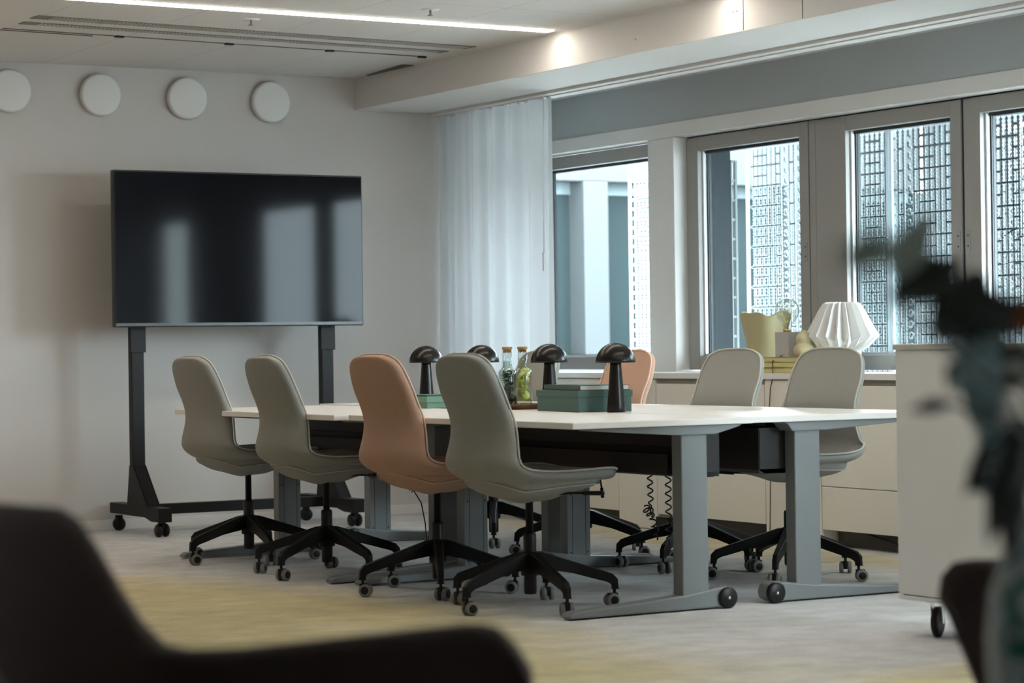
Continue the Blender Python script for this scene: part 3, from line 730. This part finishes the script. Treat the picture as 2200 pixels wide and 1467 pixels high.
# ------------------------------------------------------------------ things on the window ledge
ZL = .8345
def ybook(y0, l, z, h, w, label):
    book((7.17, y0, z), radians(random.Random(int(y0*100)).uniform(-2, 2)), w, l, h, label, M['ybook'], M['ypage'], grp='yellow books on the ledge')
ybook(9.375, .38, ZL, .026, .156, 'lowest of the three yellow books on the window ledge')
ybook(9.39, .36, ZL+.0265, .026, .150, 'middle of the three yellow books on the window ledge')
ybook(9.40, .35, ZL+.053, .024, .152, 'topmost of the three yellow books on the window ledge')
ZBK = ZL+.0775
t = thing('mustard_vase', 'large mustard vase with a wavy rim widening upwards on the window ledge', 'vase', (7.44, 10.085, ZL))
def vase(u, v):
    a = 2*pi*u; r_ = (.072+.066*v**1.05)*(1+.03*sin(5*a)*v)
    z = v*(.30+.010*sin(4*a+.6)+.006*sin(7*a))
    return (r_*cos(a)*.95, r_*sin(a), z)
def vasei(u, v):
    x, y, z = vase(u, 1-v*.97); return (x*.95, y*.95, z)
MB().grid(vase, 64, 16, closeu=True).grid(vasei, 64, 16, closeu=True).build('ceramic_body', M['yellow'], t)
t = thing('globe_bulb_lamp', 'table lamp of a clear globe bulb on a square grey stone block', 'lamp', (7.285, 9.695, ZBK))
MB().box(-.036, .036, -.055, .055, 0, .125).build('stone_block', M['concrete'], t, bevel=.002)
MB().lathe([(0, .125), (.019, .125), (.0195, .138), (.017, .140), (0, .140)], 20).build('socket', M['brass'], t)
bl = MB().lathe([(.014, .139), (.017, .150), (.024, .164), (.036, .176), (.050, .194), (.0585, .216), (.060, .232), (.057, .252), (.047, .272), (.030, .287), (.012, .2925), (0, .293)], 40, cap=False).build('bulb', M['bulb'], t)
b = MB().tube([(0, 0, .14), (0, 0, .195)], .0045, 8)
for k in range(8):
    a = k*pi/4; b.tube([(.004*cos(a), .004*sin(a), .195), (.022*cos(a), .022*sin(a), .205), (.030*cos(a+.3), .030*sin(a+.3), .245), (.012*cos(a+.4), .012*sin(a+.4), .255)], .0010, 5)
b.build('filament', M['brass'], bl)
MB().tube([(-.034, .0, .01), (-.075, -.02, -.005), (-.125, -.04, -.02), (-.130, -.05, -.10), (-.147, -.052, -.15), (-.157, -.055, -.24), (-.158, -.058, -.36), (-.158, -.06, -.5), (-.16, -.05, -.85), (-.17, -.1, -.905)], .003, 6).build('cord', M['cord'], t)
t = thing('gourd_vase', 'small sand-coloured double-bulb vase on the yellow books', 'vase', (7.235, 9.495, ZBK))
MB().lathe([(0, 0), (.034, 0), (.047, .012), (.053, .030), (.048, .050), (.036, .064), (.035, .070), (.040, .084), (.037, .102), (.026, .116), (.015, .122), (.012, .132), (.009, .132), (.010, .118), (0, .11)], 40, cap=False).build('ceramic_body', M['gourd'], t)
# pleated paper lamp
t = thing('pleated_table_lamp', 'white pleated paper table lamp with a wide zigzag shade', 'lamp', (7.415, 9.425, ZL))
prof = [(.100, 0), (.102, .055), (.098, .095), (.125, .115), (.178, .150), (.180, .156), (.150, .215), (.110, .285), (.086, .318), (.070, .325)]
NP = 20
prof = [(r_*.88, z_*1.06) for r_, z_ in prof]
def pleat(u, v):
    n = len(prof)-1; x = v*n; i = min(int(x), n-1); f = x-i
    r_ = prof[i][0]*(1-f)+prof[i+1][0]*f; z = prof[i][1]*(1-f)+prof[i+1][1]*f
    k = round(u*NP*2) % 2; amp = .008+.018*min(1, r_/.15)
    if v < .30: amp = .008
    a = 2*pi*u; rr = r_ + (amp if k else -amp); zz = z + (.016 if k else -.012)*(1 if 3.4 < x < 5.6 else 0)
    return (rr*cos(a), rr*sin(a), zz)
MB().grid(pleat, NP*2, len(prof), closeu=True, smooth=False).build('pleated_shade', M['paper'], t)
MB().lathe([(0, 0), (.06, 0), (.06, .02), (.01, .03), (.01, .22), (0, .22)], 24).build('lamp_stand', M['trim'], t)
# plants on the ledge
def leaf_mesh(b, base, direc, length, width, droop=.2, mi=0, twist=0.0):
    d = Vector(direc).normalized(); side = d.cross(Vector((0, 0, 1)))
    side = side.normalized() if side.length > .05 else Vector((1, 0, 0))
    side = (Matrix.Rotation(twist, 3, d) @ side); nrm = side.cross(d)
    n = 7; vs = []; fs = []
    for i in range(n):
        s_ = i/(n-1); w = width*sin(pi*min(.98, max(.03, s_))**.8)*.5
        c = Vector(base)+d*length*s_ - Vector((0, 0, 1))*droop*length*s_*s_
        vs += [c-side*w+nrm*w*.25, c, c+side*w+nrm*w*.25]
    for i in range(n-1):
        for j in range(2): fs.append((3*i+j, 3*i+j+1, 3*i+4+j, 3*i+3+j))
    b.add([tuple(p) for p in vs], fs, mi, True)
t = thing('leafy_twig_plant', 'tall thin-leaved green plant on the ledge at the right edge', 'plant', (7.33, 7.86, ZL))
MB().lathe([(0, 0), (.05, 0), (.065, .11), (.06, .11), (.05, .09), (0, .09)], 28).build('pot', M['trim'], t)
st = MB(); lf = MB(); rnd = random.Random(12)
for k in range(5):
    a = k*1.3+.3; P = [(.0, .0, .09), (.03*cos(a), .03*sin(a), .25), (.09*cos(a), .09*sin(a), .44), (.12*cos(a), .12*sin(a), .60+.05*(k % 3))]
    st.tube(P, .003, 6)
    for q in range(9):
        f = .25+.75*q/8; i = min(int(f*3), 2); g = f*3-i
        p = Vector(P[i]).lerp(Vector(P[i+1]), g); b2 = rnd.uniform(0, 6.28)
        leaf_mesh(lf, p, (cos(b2), sin(b2), rnd.uniform(.1, .7)), rnd.uniform(.10, .16), rnd.uniform(.025, .04), .35)
st.build('stem', M['plantgreen'], t); lf.build('leaves', M['plantgreen'], t, solid=.0008)
t = thing('small_leafy_plant', 'small dark-leaved plant peeking over the white mobile cabinet', 'plant', (7.32, 8.34, ZL))
MB().lathe([(0, 0), (.035, 0), (.045, .07), (.041, .07), (.035, .055), (0, .055)], 24).build('pot', M['extgrey'], t)
lf = MB()
for k in range(12):
    a = k*2.4; leaf_mesh(lf, (.01*cos(a), .01*sin(a), .06), (cos(a), sin(a), 1.6-.1*k), .085+.02*(k % 3), .04, .35)
lf.build('leaves', M['plantgreen'], t, solid=.0008)

# ------------------------------------------------------------------ cables under the table, floor box
def coil(p0, p1, r, turns, wire=.0028, sag=0.0):
    P = []; n = turns*10; a_, b_ = Vector(p0), Vector(p1); d = (b_-a_); L = d.length; d.normalize(); s1 = d.orthogonal().normalized(); s2 = d.cross(s1)
    for i in range(n+1):
        u = i/n; ang = 2*pi*turns*u; e = min(1, min(u, 1-u)*turns)
        P.append(a_+d*L*u+(s1*cos(ang)+s2*sin(ang))*r*e+Vector((sag*sin(pi*u), 0, 0)))
    return P
def cable(label, parts, group='coiled cables hanging under the table'):
    b = MB()
    for P, r_ in parts: b.tube(P, r_, 6)
    return tag(b.build('coiled_cable', M['plastic']), label, 'cable', group)
cable('black coiled cable hanging left of the near grey desk column, knotted at mid height', [(coil((5.555, 8.35, .64), (5.565, 8.36, .30), .011, 10), .0032), (coil((5.565, 8.36, .30), (5.61, 8.38, .17), .013, 4), .0032), (coil((5.53, 8.35, .32), (5.57, 8.36, .27), .020, 3), .0032)])
cable('black coiled cable right beside the near grey desk column', [(coil((5.545, 8.20, .60), (5.56, 8.22, .16), .012, 12), .0032)])
cable('black coiled cable hanging in a loop left of the pink chair column', [(coil((5.33, 10.1, .50), (5.36, 10.1, .31), .010, 7), .0028), (coil((5.43, 10.15, .48), (5.37, 10.1, .30), .010, 7), .0028)])
o = MB().tube([(5.345, 10.08, .34), (5.37, 10.08, .31), (5.41, 10.08, .25), (5.43, 10.08, .15), (5.425, 10.06, .07), (5.38, 10.05, .012), (5.30, 10.08, .006), (5.24, 10.12, .006)], .003, 6).build('power_cable', M['plastic'])
tag(o, 'thin black cable looping from under the table down to the carpet', 'cable')
o = MB().tube(coil((5.93, 9.3, .44), (5.88, 9.28, .38), .020, 5), .0032, 6).tube([(5.96, 9.3, .60), (5.93, 9.3, .44)], .003, 6).tube([(5.90, 9.28, .41), (5.915, 9.28, .31)], .0045, 6).tube([(5.912, 9.28, .335), (5.916, 9.28, .29)], .008, 8).build('bundled_cable', M['plastic'])
tag(o, 'bundled black cable with a plug hanging below the nearest chair seat', 'cable')
o = MB().box(7.04, 7.14, 10.40, 10.53, 0.001, .085).build('floor_power_box', M['plastic'], bevel=.004)
tag(o, 'small black box on the carpet against the cream cabinets', 'box')

# ------------------------------------------------------------------ white mobile cabinet on casters
t = thing('mobile_cabinet', 'tall white storage cabinet on casters at the right', 'cabinet', (5.20, 4.95, 0))
MB().box(.018, .46, 0, 1.375, .135, .955).box(.0, .46, 0, 1.375, .122, .136).build('body', M['cabw'] if 'cabw' in M else M.setdefault('cabw', mat('white_cabinet', (0.86, 0.855, 0.84), 0.5)), t, bevel=.002)
MB().box(-.006, .466, -.004, 1.383, .953, .972).build('top', mat('cabinet_top', (0.62, 0.60, 0.54), 0.5), t, bevel=.002)
MB().box(0, .0165, .9205, 1.374, .140, .952).build('door', M['cabw'], t, bevel=.0012)
MB().box(0, .0165, .4615, .9185, .140, .952).build('door', M['cabw'], t, bevel=.0012)
MB().box(0, .0165, .001, .4595, .140, .952).build('door', M['cabw'], t, bevel=.0012)
for (x, y) in ((.067, 1.257), (.067, .12), (.40, 1.257), (.40, .12)):
    c = MB().box(-.03, .03, -.035, .035, .116, .121).prism([(-.020, .116), (.028, .116), (.010, .045), (-.004, .045)], 0, -.020, -.017).prism([(-.020, .116), (.028, .116), (.010, .045), (-.004, .045)], 0, .017, .020).build('caster', M['chrome'], t, loc=(x, y, 0), rotz=radians(-58), bevel=.001)
    MB().lathe([(0, -.013), (.034, -.013), (.042, -.012), (.0505, -.008), (.0505, .008), (.042, .012), (.034, .013), (0, .013)], 36, mtx=T(0, .002, .0505) @ Matrix.Rotation(pi/2, 4, 'Y')).build('wheel', [M['plastic']], c)

# ------------------------------------------------------------------ dark tub armchairs in the foreground
def tub_chair(loc, rz, label, flare=.0):
    # local +x is the way the chair faces, y across
    t = thing('tub_armchair', label, 'armchair', loc, rz, 'dark felt tub armchairs in the foreground')
    def plan(u):   # u 0..1 round the U from one arm front over the back to the other arm front
        a = (u-.5)*2; s_ = abs(a)
        if s_ < .56:
            th = s_/.56*pi/2; x = -.02-.31*cos(th)**.8 if th < pi/2 else -.02; y = .29*sin(th)**.85
        else:
            x = -.02+(s_-.56)/.44*.33; y = .29
        return x, (y if a > 0 else -y), s_
    def H(s_):
        k = min(max((s_-.37)/.14, 0), 1); k = k*k*(3-2*k)
        h = (.829-.022*(s_/.38)**2)*(1-k)+.647*k
        if s_ > .56: h += .026*min(1, (s_-.56)/.34)
        if s_ > .93: h -= .05*((s_-.93)/.07)**2
        return h
    def fn(u, v):
        # v 0..1: outside bottom -> rim -> inside bottom
        x, y, s_ = plan(u); h = H(s_)
        e = 1e-3; xa, ya, _ = plan(min(1, u+e)); xb, yb, _ = plan(max(0, u-e)); tx, ty = xa-xb, ya-yb; l = math.hypot(tx, ty) or 1
        nx, ny = ty/l, -tx/l
        if nx*(x-.05)+ny*y < 0: nx, ny = -nx, -ny
        th = .030
        if v < .42: f = v/.42; z = .30+(h-.02-.30)*f; o = th + .05*(f-.6)*(1.0 if s_ < .5 else .5)
        elif v < .58: g = (v-.42)/.16*pi; z = h-.02+.02*sin(g); o = (th+.02*(1.0 if s_ < .5 else .5))*1.0*cos(g) if False else th*cos(g)+.02*(1.0 if s_ < .5 else .5)
        else: f = 1-(v-.58)/.42; z = .38+(h-.02-.38)*f; o = -th+.02*f
        if s_ > .9:
            q = (s_-.9)/.1; x -= .0; z = z if v > .58 or v < .42 else z
        return (x+nx*o + (flare*max(0, (z-.42)/.25)**2*min(1, (s_-.7)/.3) if s_ > .7 else 0), y+ny*o, z)
    b = MB().grid(fn, 80, 29)
    nv = 29
    for i in (0, 79): b.f.append(tuple(i*nv+j for j in range(nv))[::(1 if i == 0 else -1)]); b.mi.append(0); b.sm.append(False)
    b.build('shell', M['chairdark'], t)
    def seat(u, v):
        a = 2*pi*u; sq = 1/((abs(cos(a))**3.5+abs(sin(a))**3.5)**(1/3.5)); f, z = interp([(0.01, .455), (.5, .457), (.85, .452), (.98, .43), (1.0, .38), (.96, .33), (.4, .31), (.01, .31)], v)
        return (cos(a)*sq*.27*f+.02, sin(a)*sq*.265*f, z)
    MB().grid(seat, 48, 24, closeu=True).build('seat_cushion', M['chairdark'], t)
    for sx, sy in ((.2, .2), (.2, -.2), (-.2, .2), (-.2, -.2)):
        MB().tube([(sx*.8, sy*.8, .31), (sx*1.15, sy*1.15, 0.0)], [.016, .010], 10).build('leg', M['dark'], t)
    return t
tc = tub_chair((0.955, 2.235, 0), -YAW-radians(3), 'dark brown felt tub armchair in the left foreground, out of focus')
tub_chair((2.47, 2.20, 0), pi-YAW+radians(8), 'dark brown felt tub armchair at the right edge, half hidden by the flower vase', .11)

# ------------------------------------------------------------------ side table, vase and bouquet near the camera
TC = Vector((1.55, 1.62, .52))
t = thing('round_side_table', 'low round side table carrying the painted flower vase, below the photo edge', 'table', (TC.x+.05, TC.y-.03, 0))
MB().lathe([(0, .50), (.24, .50), (.25, .505), (.25, .518), (.24, .52), (0, .52)], 56).build('tabletop', M['wood'], t)
MB().lathe([(0, 0), (.16, 0), (.16, .012), (.025, .02), (.02, .04), (.02, .5), (0, .5)], 32).build('pedestal', M['dark'], t)
def painted():
    m = bpy.data.materials.new('painted_glaze'); m.use_nodes = True; nt = m.node_tree; N = nt.nodes; L = nt.links; b = N['Principled BSDF']; b.inputs['Roughness'].default_value = .25
    tc = N.new('ShaderNodeTexCoord'); n1 = N.new('ShaderNodeTexNoise'); n1.inputs['Scale'].default_value = 15; n1.inputs['Detail'].default_value = 2; n1.inputs['Distortion'].default_value = 1.2
    L.new(tc.outputs['Object'], n1.inputs['Vector']); cr = N.new('ShaderNodeValToRGB'); e = cr.color_ramp; e.interpolation = 'EASE'
    e.elements[0].position = .36; e.elements[0].color = (.30, .44, .52, 1); e.elements[1].position = .46; e.elements[1].color = (.62, .64, .62, 1)
    x = e.elements.new(.54); x.color = (.55, .60, .58, 1); x = e.elements.new(.60); x.color = (.03, .22, .16, 1); x = e.elements.new(.68); x.color = (.03, .16, .15, 1); x = e.elements.new(.74); x.color = (.70, .67, .58, 1)
    L.new(n1.outputs['Fac'], cr.inputs[0]); L.new(cr.outputs[0], b.inputs['Base Color']); return m
t = thing('flower_vase', 'rounded vase painted white, blue and green at the right edge, out of focus', 'vase', (TC.x, TC.y, .5205))
MB().lathe([(0, 0), (.05, 0), (.062, .02), (.078, .08), (.088, .15), (.091, .19), (.087, .23), (.072, .275), (.050, .305), (.038, .32), (.035, .345), (.040, .36), (.036, .36), (.031, .345), (.034, .32), (0, .28)], 56, cap=False).build('ceramic_body', painted(), t)
t = thing('bouquet', 'blurred bouquet of eucalyptus and dark leaves with an orange flower, leaning left', 'flowers', (TC.x, TC.y, .80))
st = MB(); rnd = random.Random(21)
LR = Vector((cos(YAW), -sin(YAW), 0)); LF = Vector((sin(YAW), cos(YAW), 0))
def BP(lat, dep, z): return LR*lat + LF*dep + Vector((0, 0, z))
# (lateral, depth, height, direction lateral, direction height, length, width, material)
leaves = [(-0.346, -0.93, 0.222, 0.93, 0.37, 0.032, 0.015, 2),
          (-0.214, -0.282, 0.229, 0.41, 0.91, 0.055, 0.018, 2),
          (-0.2, -0.182, 0.216, 0.84, 0.54, 0.058, 0.027, 1),
          (-0.146, -0.182, 0.241, -0.98, -0.17, 0.035, 0.015, 1),
          (-0.159, -0.132, 0.185, 0.79, 0.62, 0.059, 0.034, 1),
          (-0.132, -0.082, 0.201, 0.5, 0.87, 0.04, 0.03, 1),
          (-0.124, -0.082, 0.197, 0.94, 0.34, 0.036, 0.028, 1),
          (-0.115, -0.082, 0.217, 0.17, 0.98, 0.024, 0.02, 1),
          (-0.088, -0.082, 0.152, -0.98, 0.17, 0.044, 0.034, 0),
          (-0.088, -0.062, 0.172, -0.94, 0.34, 0.041, 0.024, 0),
          (-0.086, -0.062, 0.119, -0.97, 0.26, 0.031, 0.031, 0),
          (-0.085, -0.062, 0.087, -0.87, 0.5, 0.024, 0.024, 0),
          (-0.083, -0.032, 0.11, 0.0, -1.0, 0.05, 0.029, 0),
          (-0.072, -0.062, 0.139, -0.5, 0.87, 0.045, 0.033, 1),
          (-0.072, -0.082, 0.111, -0.17, -0.98, 0.061, 0.032, 1),
          (-0.08, -0.082, 0.184, -0.34, 0.94, 0.036, 0.028, 1),
          (-0.156, -0.182, 0.143, 0.03, 1.0, 0.019, 0.008, 1),
          (-0.153, -0.182, 0.128, -1.0, -0.03, 0.031, 0.008, 1),
          (-0.103, -0.132, 0.094, -0.64, -0.77, 0.043, 0.016, 1),
          (-0.083, -0.132, 0.089, -0.42, -0.91, 0.067, 0.02, 1),
          (-0.082, -0.132, 0.05, -0.34, -0.94, 0.051, 0.018, 1),
          (-0.115, -0.132, 0.066, -0.77, -0.64, 0.016, 0.011, 1),
          (-0.061, -0.032, 0.159, 0.87, 0.5, 0.041, 0.029, 0),
          (-0.058, -0.032, 0.126, 0.94, -0.34, 0.041, 0.033, 1),
          (-0.045, -0.032, 0.168, 0.5, 0.87, 0.062, 0.037, 1),
          (-0.048, -0.082, 0.131, 0.87, -0.5, 0.049, 0.036, 0),
          (-0.073, -0.032, 0.197, -0.87, 0.5, 0.025, 0.025, 1),
          (-0.097, -0.082, 0.071, 0.17, -0.98, 0.032, 0.024, 0)]
groups = {0: MB(), 1: MB(), 2: MB()}
for (la, de, z, dl, dz, L_, w_, k) in leaves:
    p = BP(la, de, z); d = LR*dl + Vector((0, 0, dz)) + LF*rnd.uniform(-.25, .25)
    leaf_mesh(groups[k], p, d, L_*1.2, w_*1.55, .1, twist=1.57+rnd.uniform(-.35, .35))
    st.tube([(rnd.uniform(-.01, .01), rnd.uniform(-.01, .01), 0.0), tuple(p*.5+Vector((0, 0, .035))), tuple(p)], .0016, 5)
st.build('stem', M['leafdark'], t)
groups[0].build('eucalyptus_leaves', M['leafteal'], t, solid=.0008); groups[1].build('dark_leaves', M['leafdark'], t, solid=.0008); groups[2].build('grey_leaves', M['leafgrey'], t, solid=.0008)
def bloom(c, R_, m_, name, n=16):
    b = MB()
    for k in range(n):
        a = k*2.4; el = .2+1.1*k/n
        d = (LR*cos(a)*cos(el)+LF*sin(a)*cos(el)+Vector((0, 0, sin(el))))
        leaf_mesh(b, c, d, R_, R_*.8, .15, twist=0)
    b.build(name, m_, t, solid=.0008)
bloom(BP(-.066, -.06, .185), .042, M['orange'], 'orange_flower', 20)
bloom(BP(-.091, -.13, .150), .016, M['cream'], 'cream_flower', 14)

# ------------------------------------------------------------------ outside
struct('ground_outside', MB().box(X1, 45, -25, 60, -.5, -.02), M['ground']).name = 'trim_14'
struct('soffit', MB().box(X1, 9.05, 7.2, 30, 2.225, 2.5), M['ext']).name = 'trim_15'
# perforated screens: chains of beads
def bead_screen(name, X, ya, yb, z0, z1, label, pitch=.046, bp=.0215, r=.0118, m_='screen', frame=True):
    b = MB(); ncol = int((yb-ya)/pitch); nrow = int((z1-z0)/bp)
    n = 8; th = .002
    def disc(y, z, ry, rz):
        o = len(b.v)
        for k in range(n):
            a = 2*pi*(k+.5)/n; b.v.append((X, y+ry*cos(a), z+rz*sin(a)))
        b.f.append(tuple(range(o, o+n))); b.mi.append(0); b.sm.append(False)
    for c in range(ncol):
        y = ya+(c+.5)*pitch; g = c % 12
        dumb = g in (6, 9)
        for r_ in range(nrow):
            z = z0+(r_+.5)*bp
            if dumb and (r_ % 3 == 2): continue
            disc(y, z, r*1.35, r*.98)
        if not dumb:
            b.add([(X, y-.0035, z0), (X, y+.0035, z0), (X, y+.0035, z1), (X, y-.0035, z1)], [(0, 1, 2, 3)])
        else:
            for r_ in range(0, nrow-1, 3):
                z = z0+(r_+.5)*bp; b.add([(X, y-.0045, z), (X, y+.0045, z), (X, y+.0045, z+bp), (X, y-.0045, z+bp)], [(0, 1, 2, 3)])
        # links to the next column
        row = 0
        for k, z in enumerate([z0+.031+.063*i for i in range(int((z1-z0)/.063))]):
            wide = (k % 2 == 0)
            on = (g not in (5, 6, 8, 9)) if wide else (g in (1, 2, 3, 10))
            if on:
                disc(y+pitch/2, z, r*1.15, r*.85)
                b.add([(X, y, z-.0035), (X, y+pitch, z-.0035), (X, y+pitch, z+.0035), (X, y, z+.0035)], [(0, 1, 2, 3)])
            elif g in (5, 8):
                disc(y+pitch*.62, z, r*1.15, r*.85)
    if frame:
        for y in (ya, yb): b.box(X-.006, X+.006, y-.010, y+.010, z0-.02, z1+.02)
        b.box(X-.006, X+.006, ya, yb, z1, z1+.02).box(X-.006, X+.006, ya, yb, z0-.9, z0)
    o = b.build(name, M[m_], solid=.003)
    return tag(o, label, 'screen', 'perforated screens outside the windows')
bead_screen('perforated_screen', 9.0, 10.99, 12.37, .80, 2.205, 'perforated metal screen of bead chains outside the second window from the curtain')
bead_screen('perforated_screen', 9.0, 9.40, 10.96, .80, 2.205, 'perforated metal screen of bead chains outside the third window, right of the pleated lamp')
bead_screen('perforated_screen', 9.0, 7.80, 9.37, .80, 2.205, 'perforated metal screen of bead chains seen through the window at the right edge', )
bead_screen('perforated_screen', 9.0, 13.40, 13.72, .80, 2.205, 'narrow white perforated screen strip outside the window beside the curtain', m_='stripmetal')
bead_screen('perforated_screen', 9.55, 8.6, 10.75, .80, 2.205, 'second perforated screen layer behind the screens at the right', m_='stripmetal')
o = MB().box(7.69, 7.856, 10.955, 10.97, .8, 2.22).build('window_fin', M['fin'], bevel=.002); tag(o, 'dark blue-grey vertical fin just outside the second window', 'fin')
b = MB().box(7.858, 7.866, 10.955, 10.972, .8, 2.0).box(7.886, 7.900, 10.955, 10.972, .8, 2.0)
for i in range(12): b.box(7.866, 7.886, 10.958, 10.968, .80+i*.108, .815+i*.108)
o = b.build('slotted_strip', M['stripmetal']); tag(o, 'narrow white slotted strip beside the blue-grey fin outside', 'strip')
# building across the courtyard
t = thing('courtyard_building', 'office wing across the courtyard with dark glass and white piers, seen through the windows', 'building', (0, 19, 0))
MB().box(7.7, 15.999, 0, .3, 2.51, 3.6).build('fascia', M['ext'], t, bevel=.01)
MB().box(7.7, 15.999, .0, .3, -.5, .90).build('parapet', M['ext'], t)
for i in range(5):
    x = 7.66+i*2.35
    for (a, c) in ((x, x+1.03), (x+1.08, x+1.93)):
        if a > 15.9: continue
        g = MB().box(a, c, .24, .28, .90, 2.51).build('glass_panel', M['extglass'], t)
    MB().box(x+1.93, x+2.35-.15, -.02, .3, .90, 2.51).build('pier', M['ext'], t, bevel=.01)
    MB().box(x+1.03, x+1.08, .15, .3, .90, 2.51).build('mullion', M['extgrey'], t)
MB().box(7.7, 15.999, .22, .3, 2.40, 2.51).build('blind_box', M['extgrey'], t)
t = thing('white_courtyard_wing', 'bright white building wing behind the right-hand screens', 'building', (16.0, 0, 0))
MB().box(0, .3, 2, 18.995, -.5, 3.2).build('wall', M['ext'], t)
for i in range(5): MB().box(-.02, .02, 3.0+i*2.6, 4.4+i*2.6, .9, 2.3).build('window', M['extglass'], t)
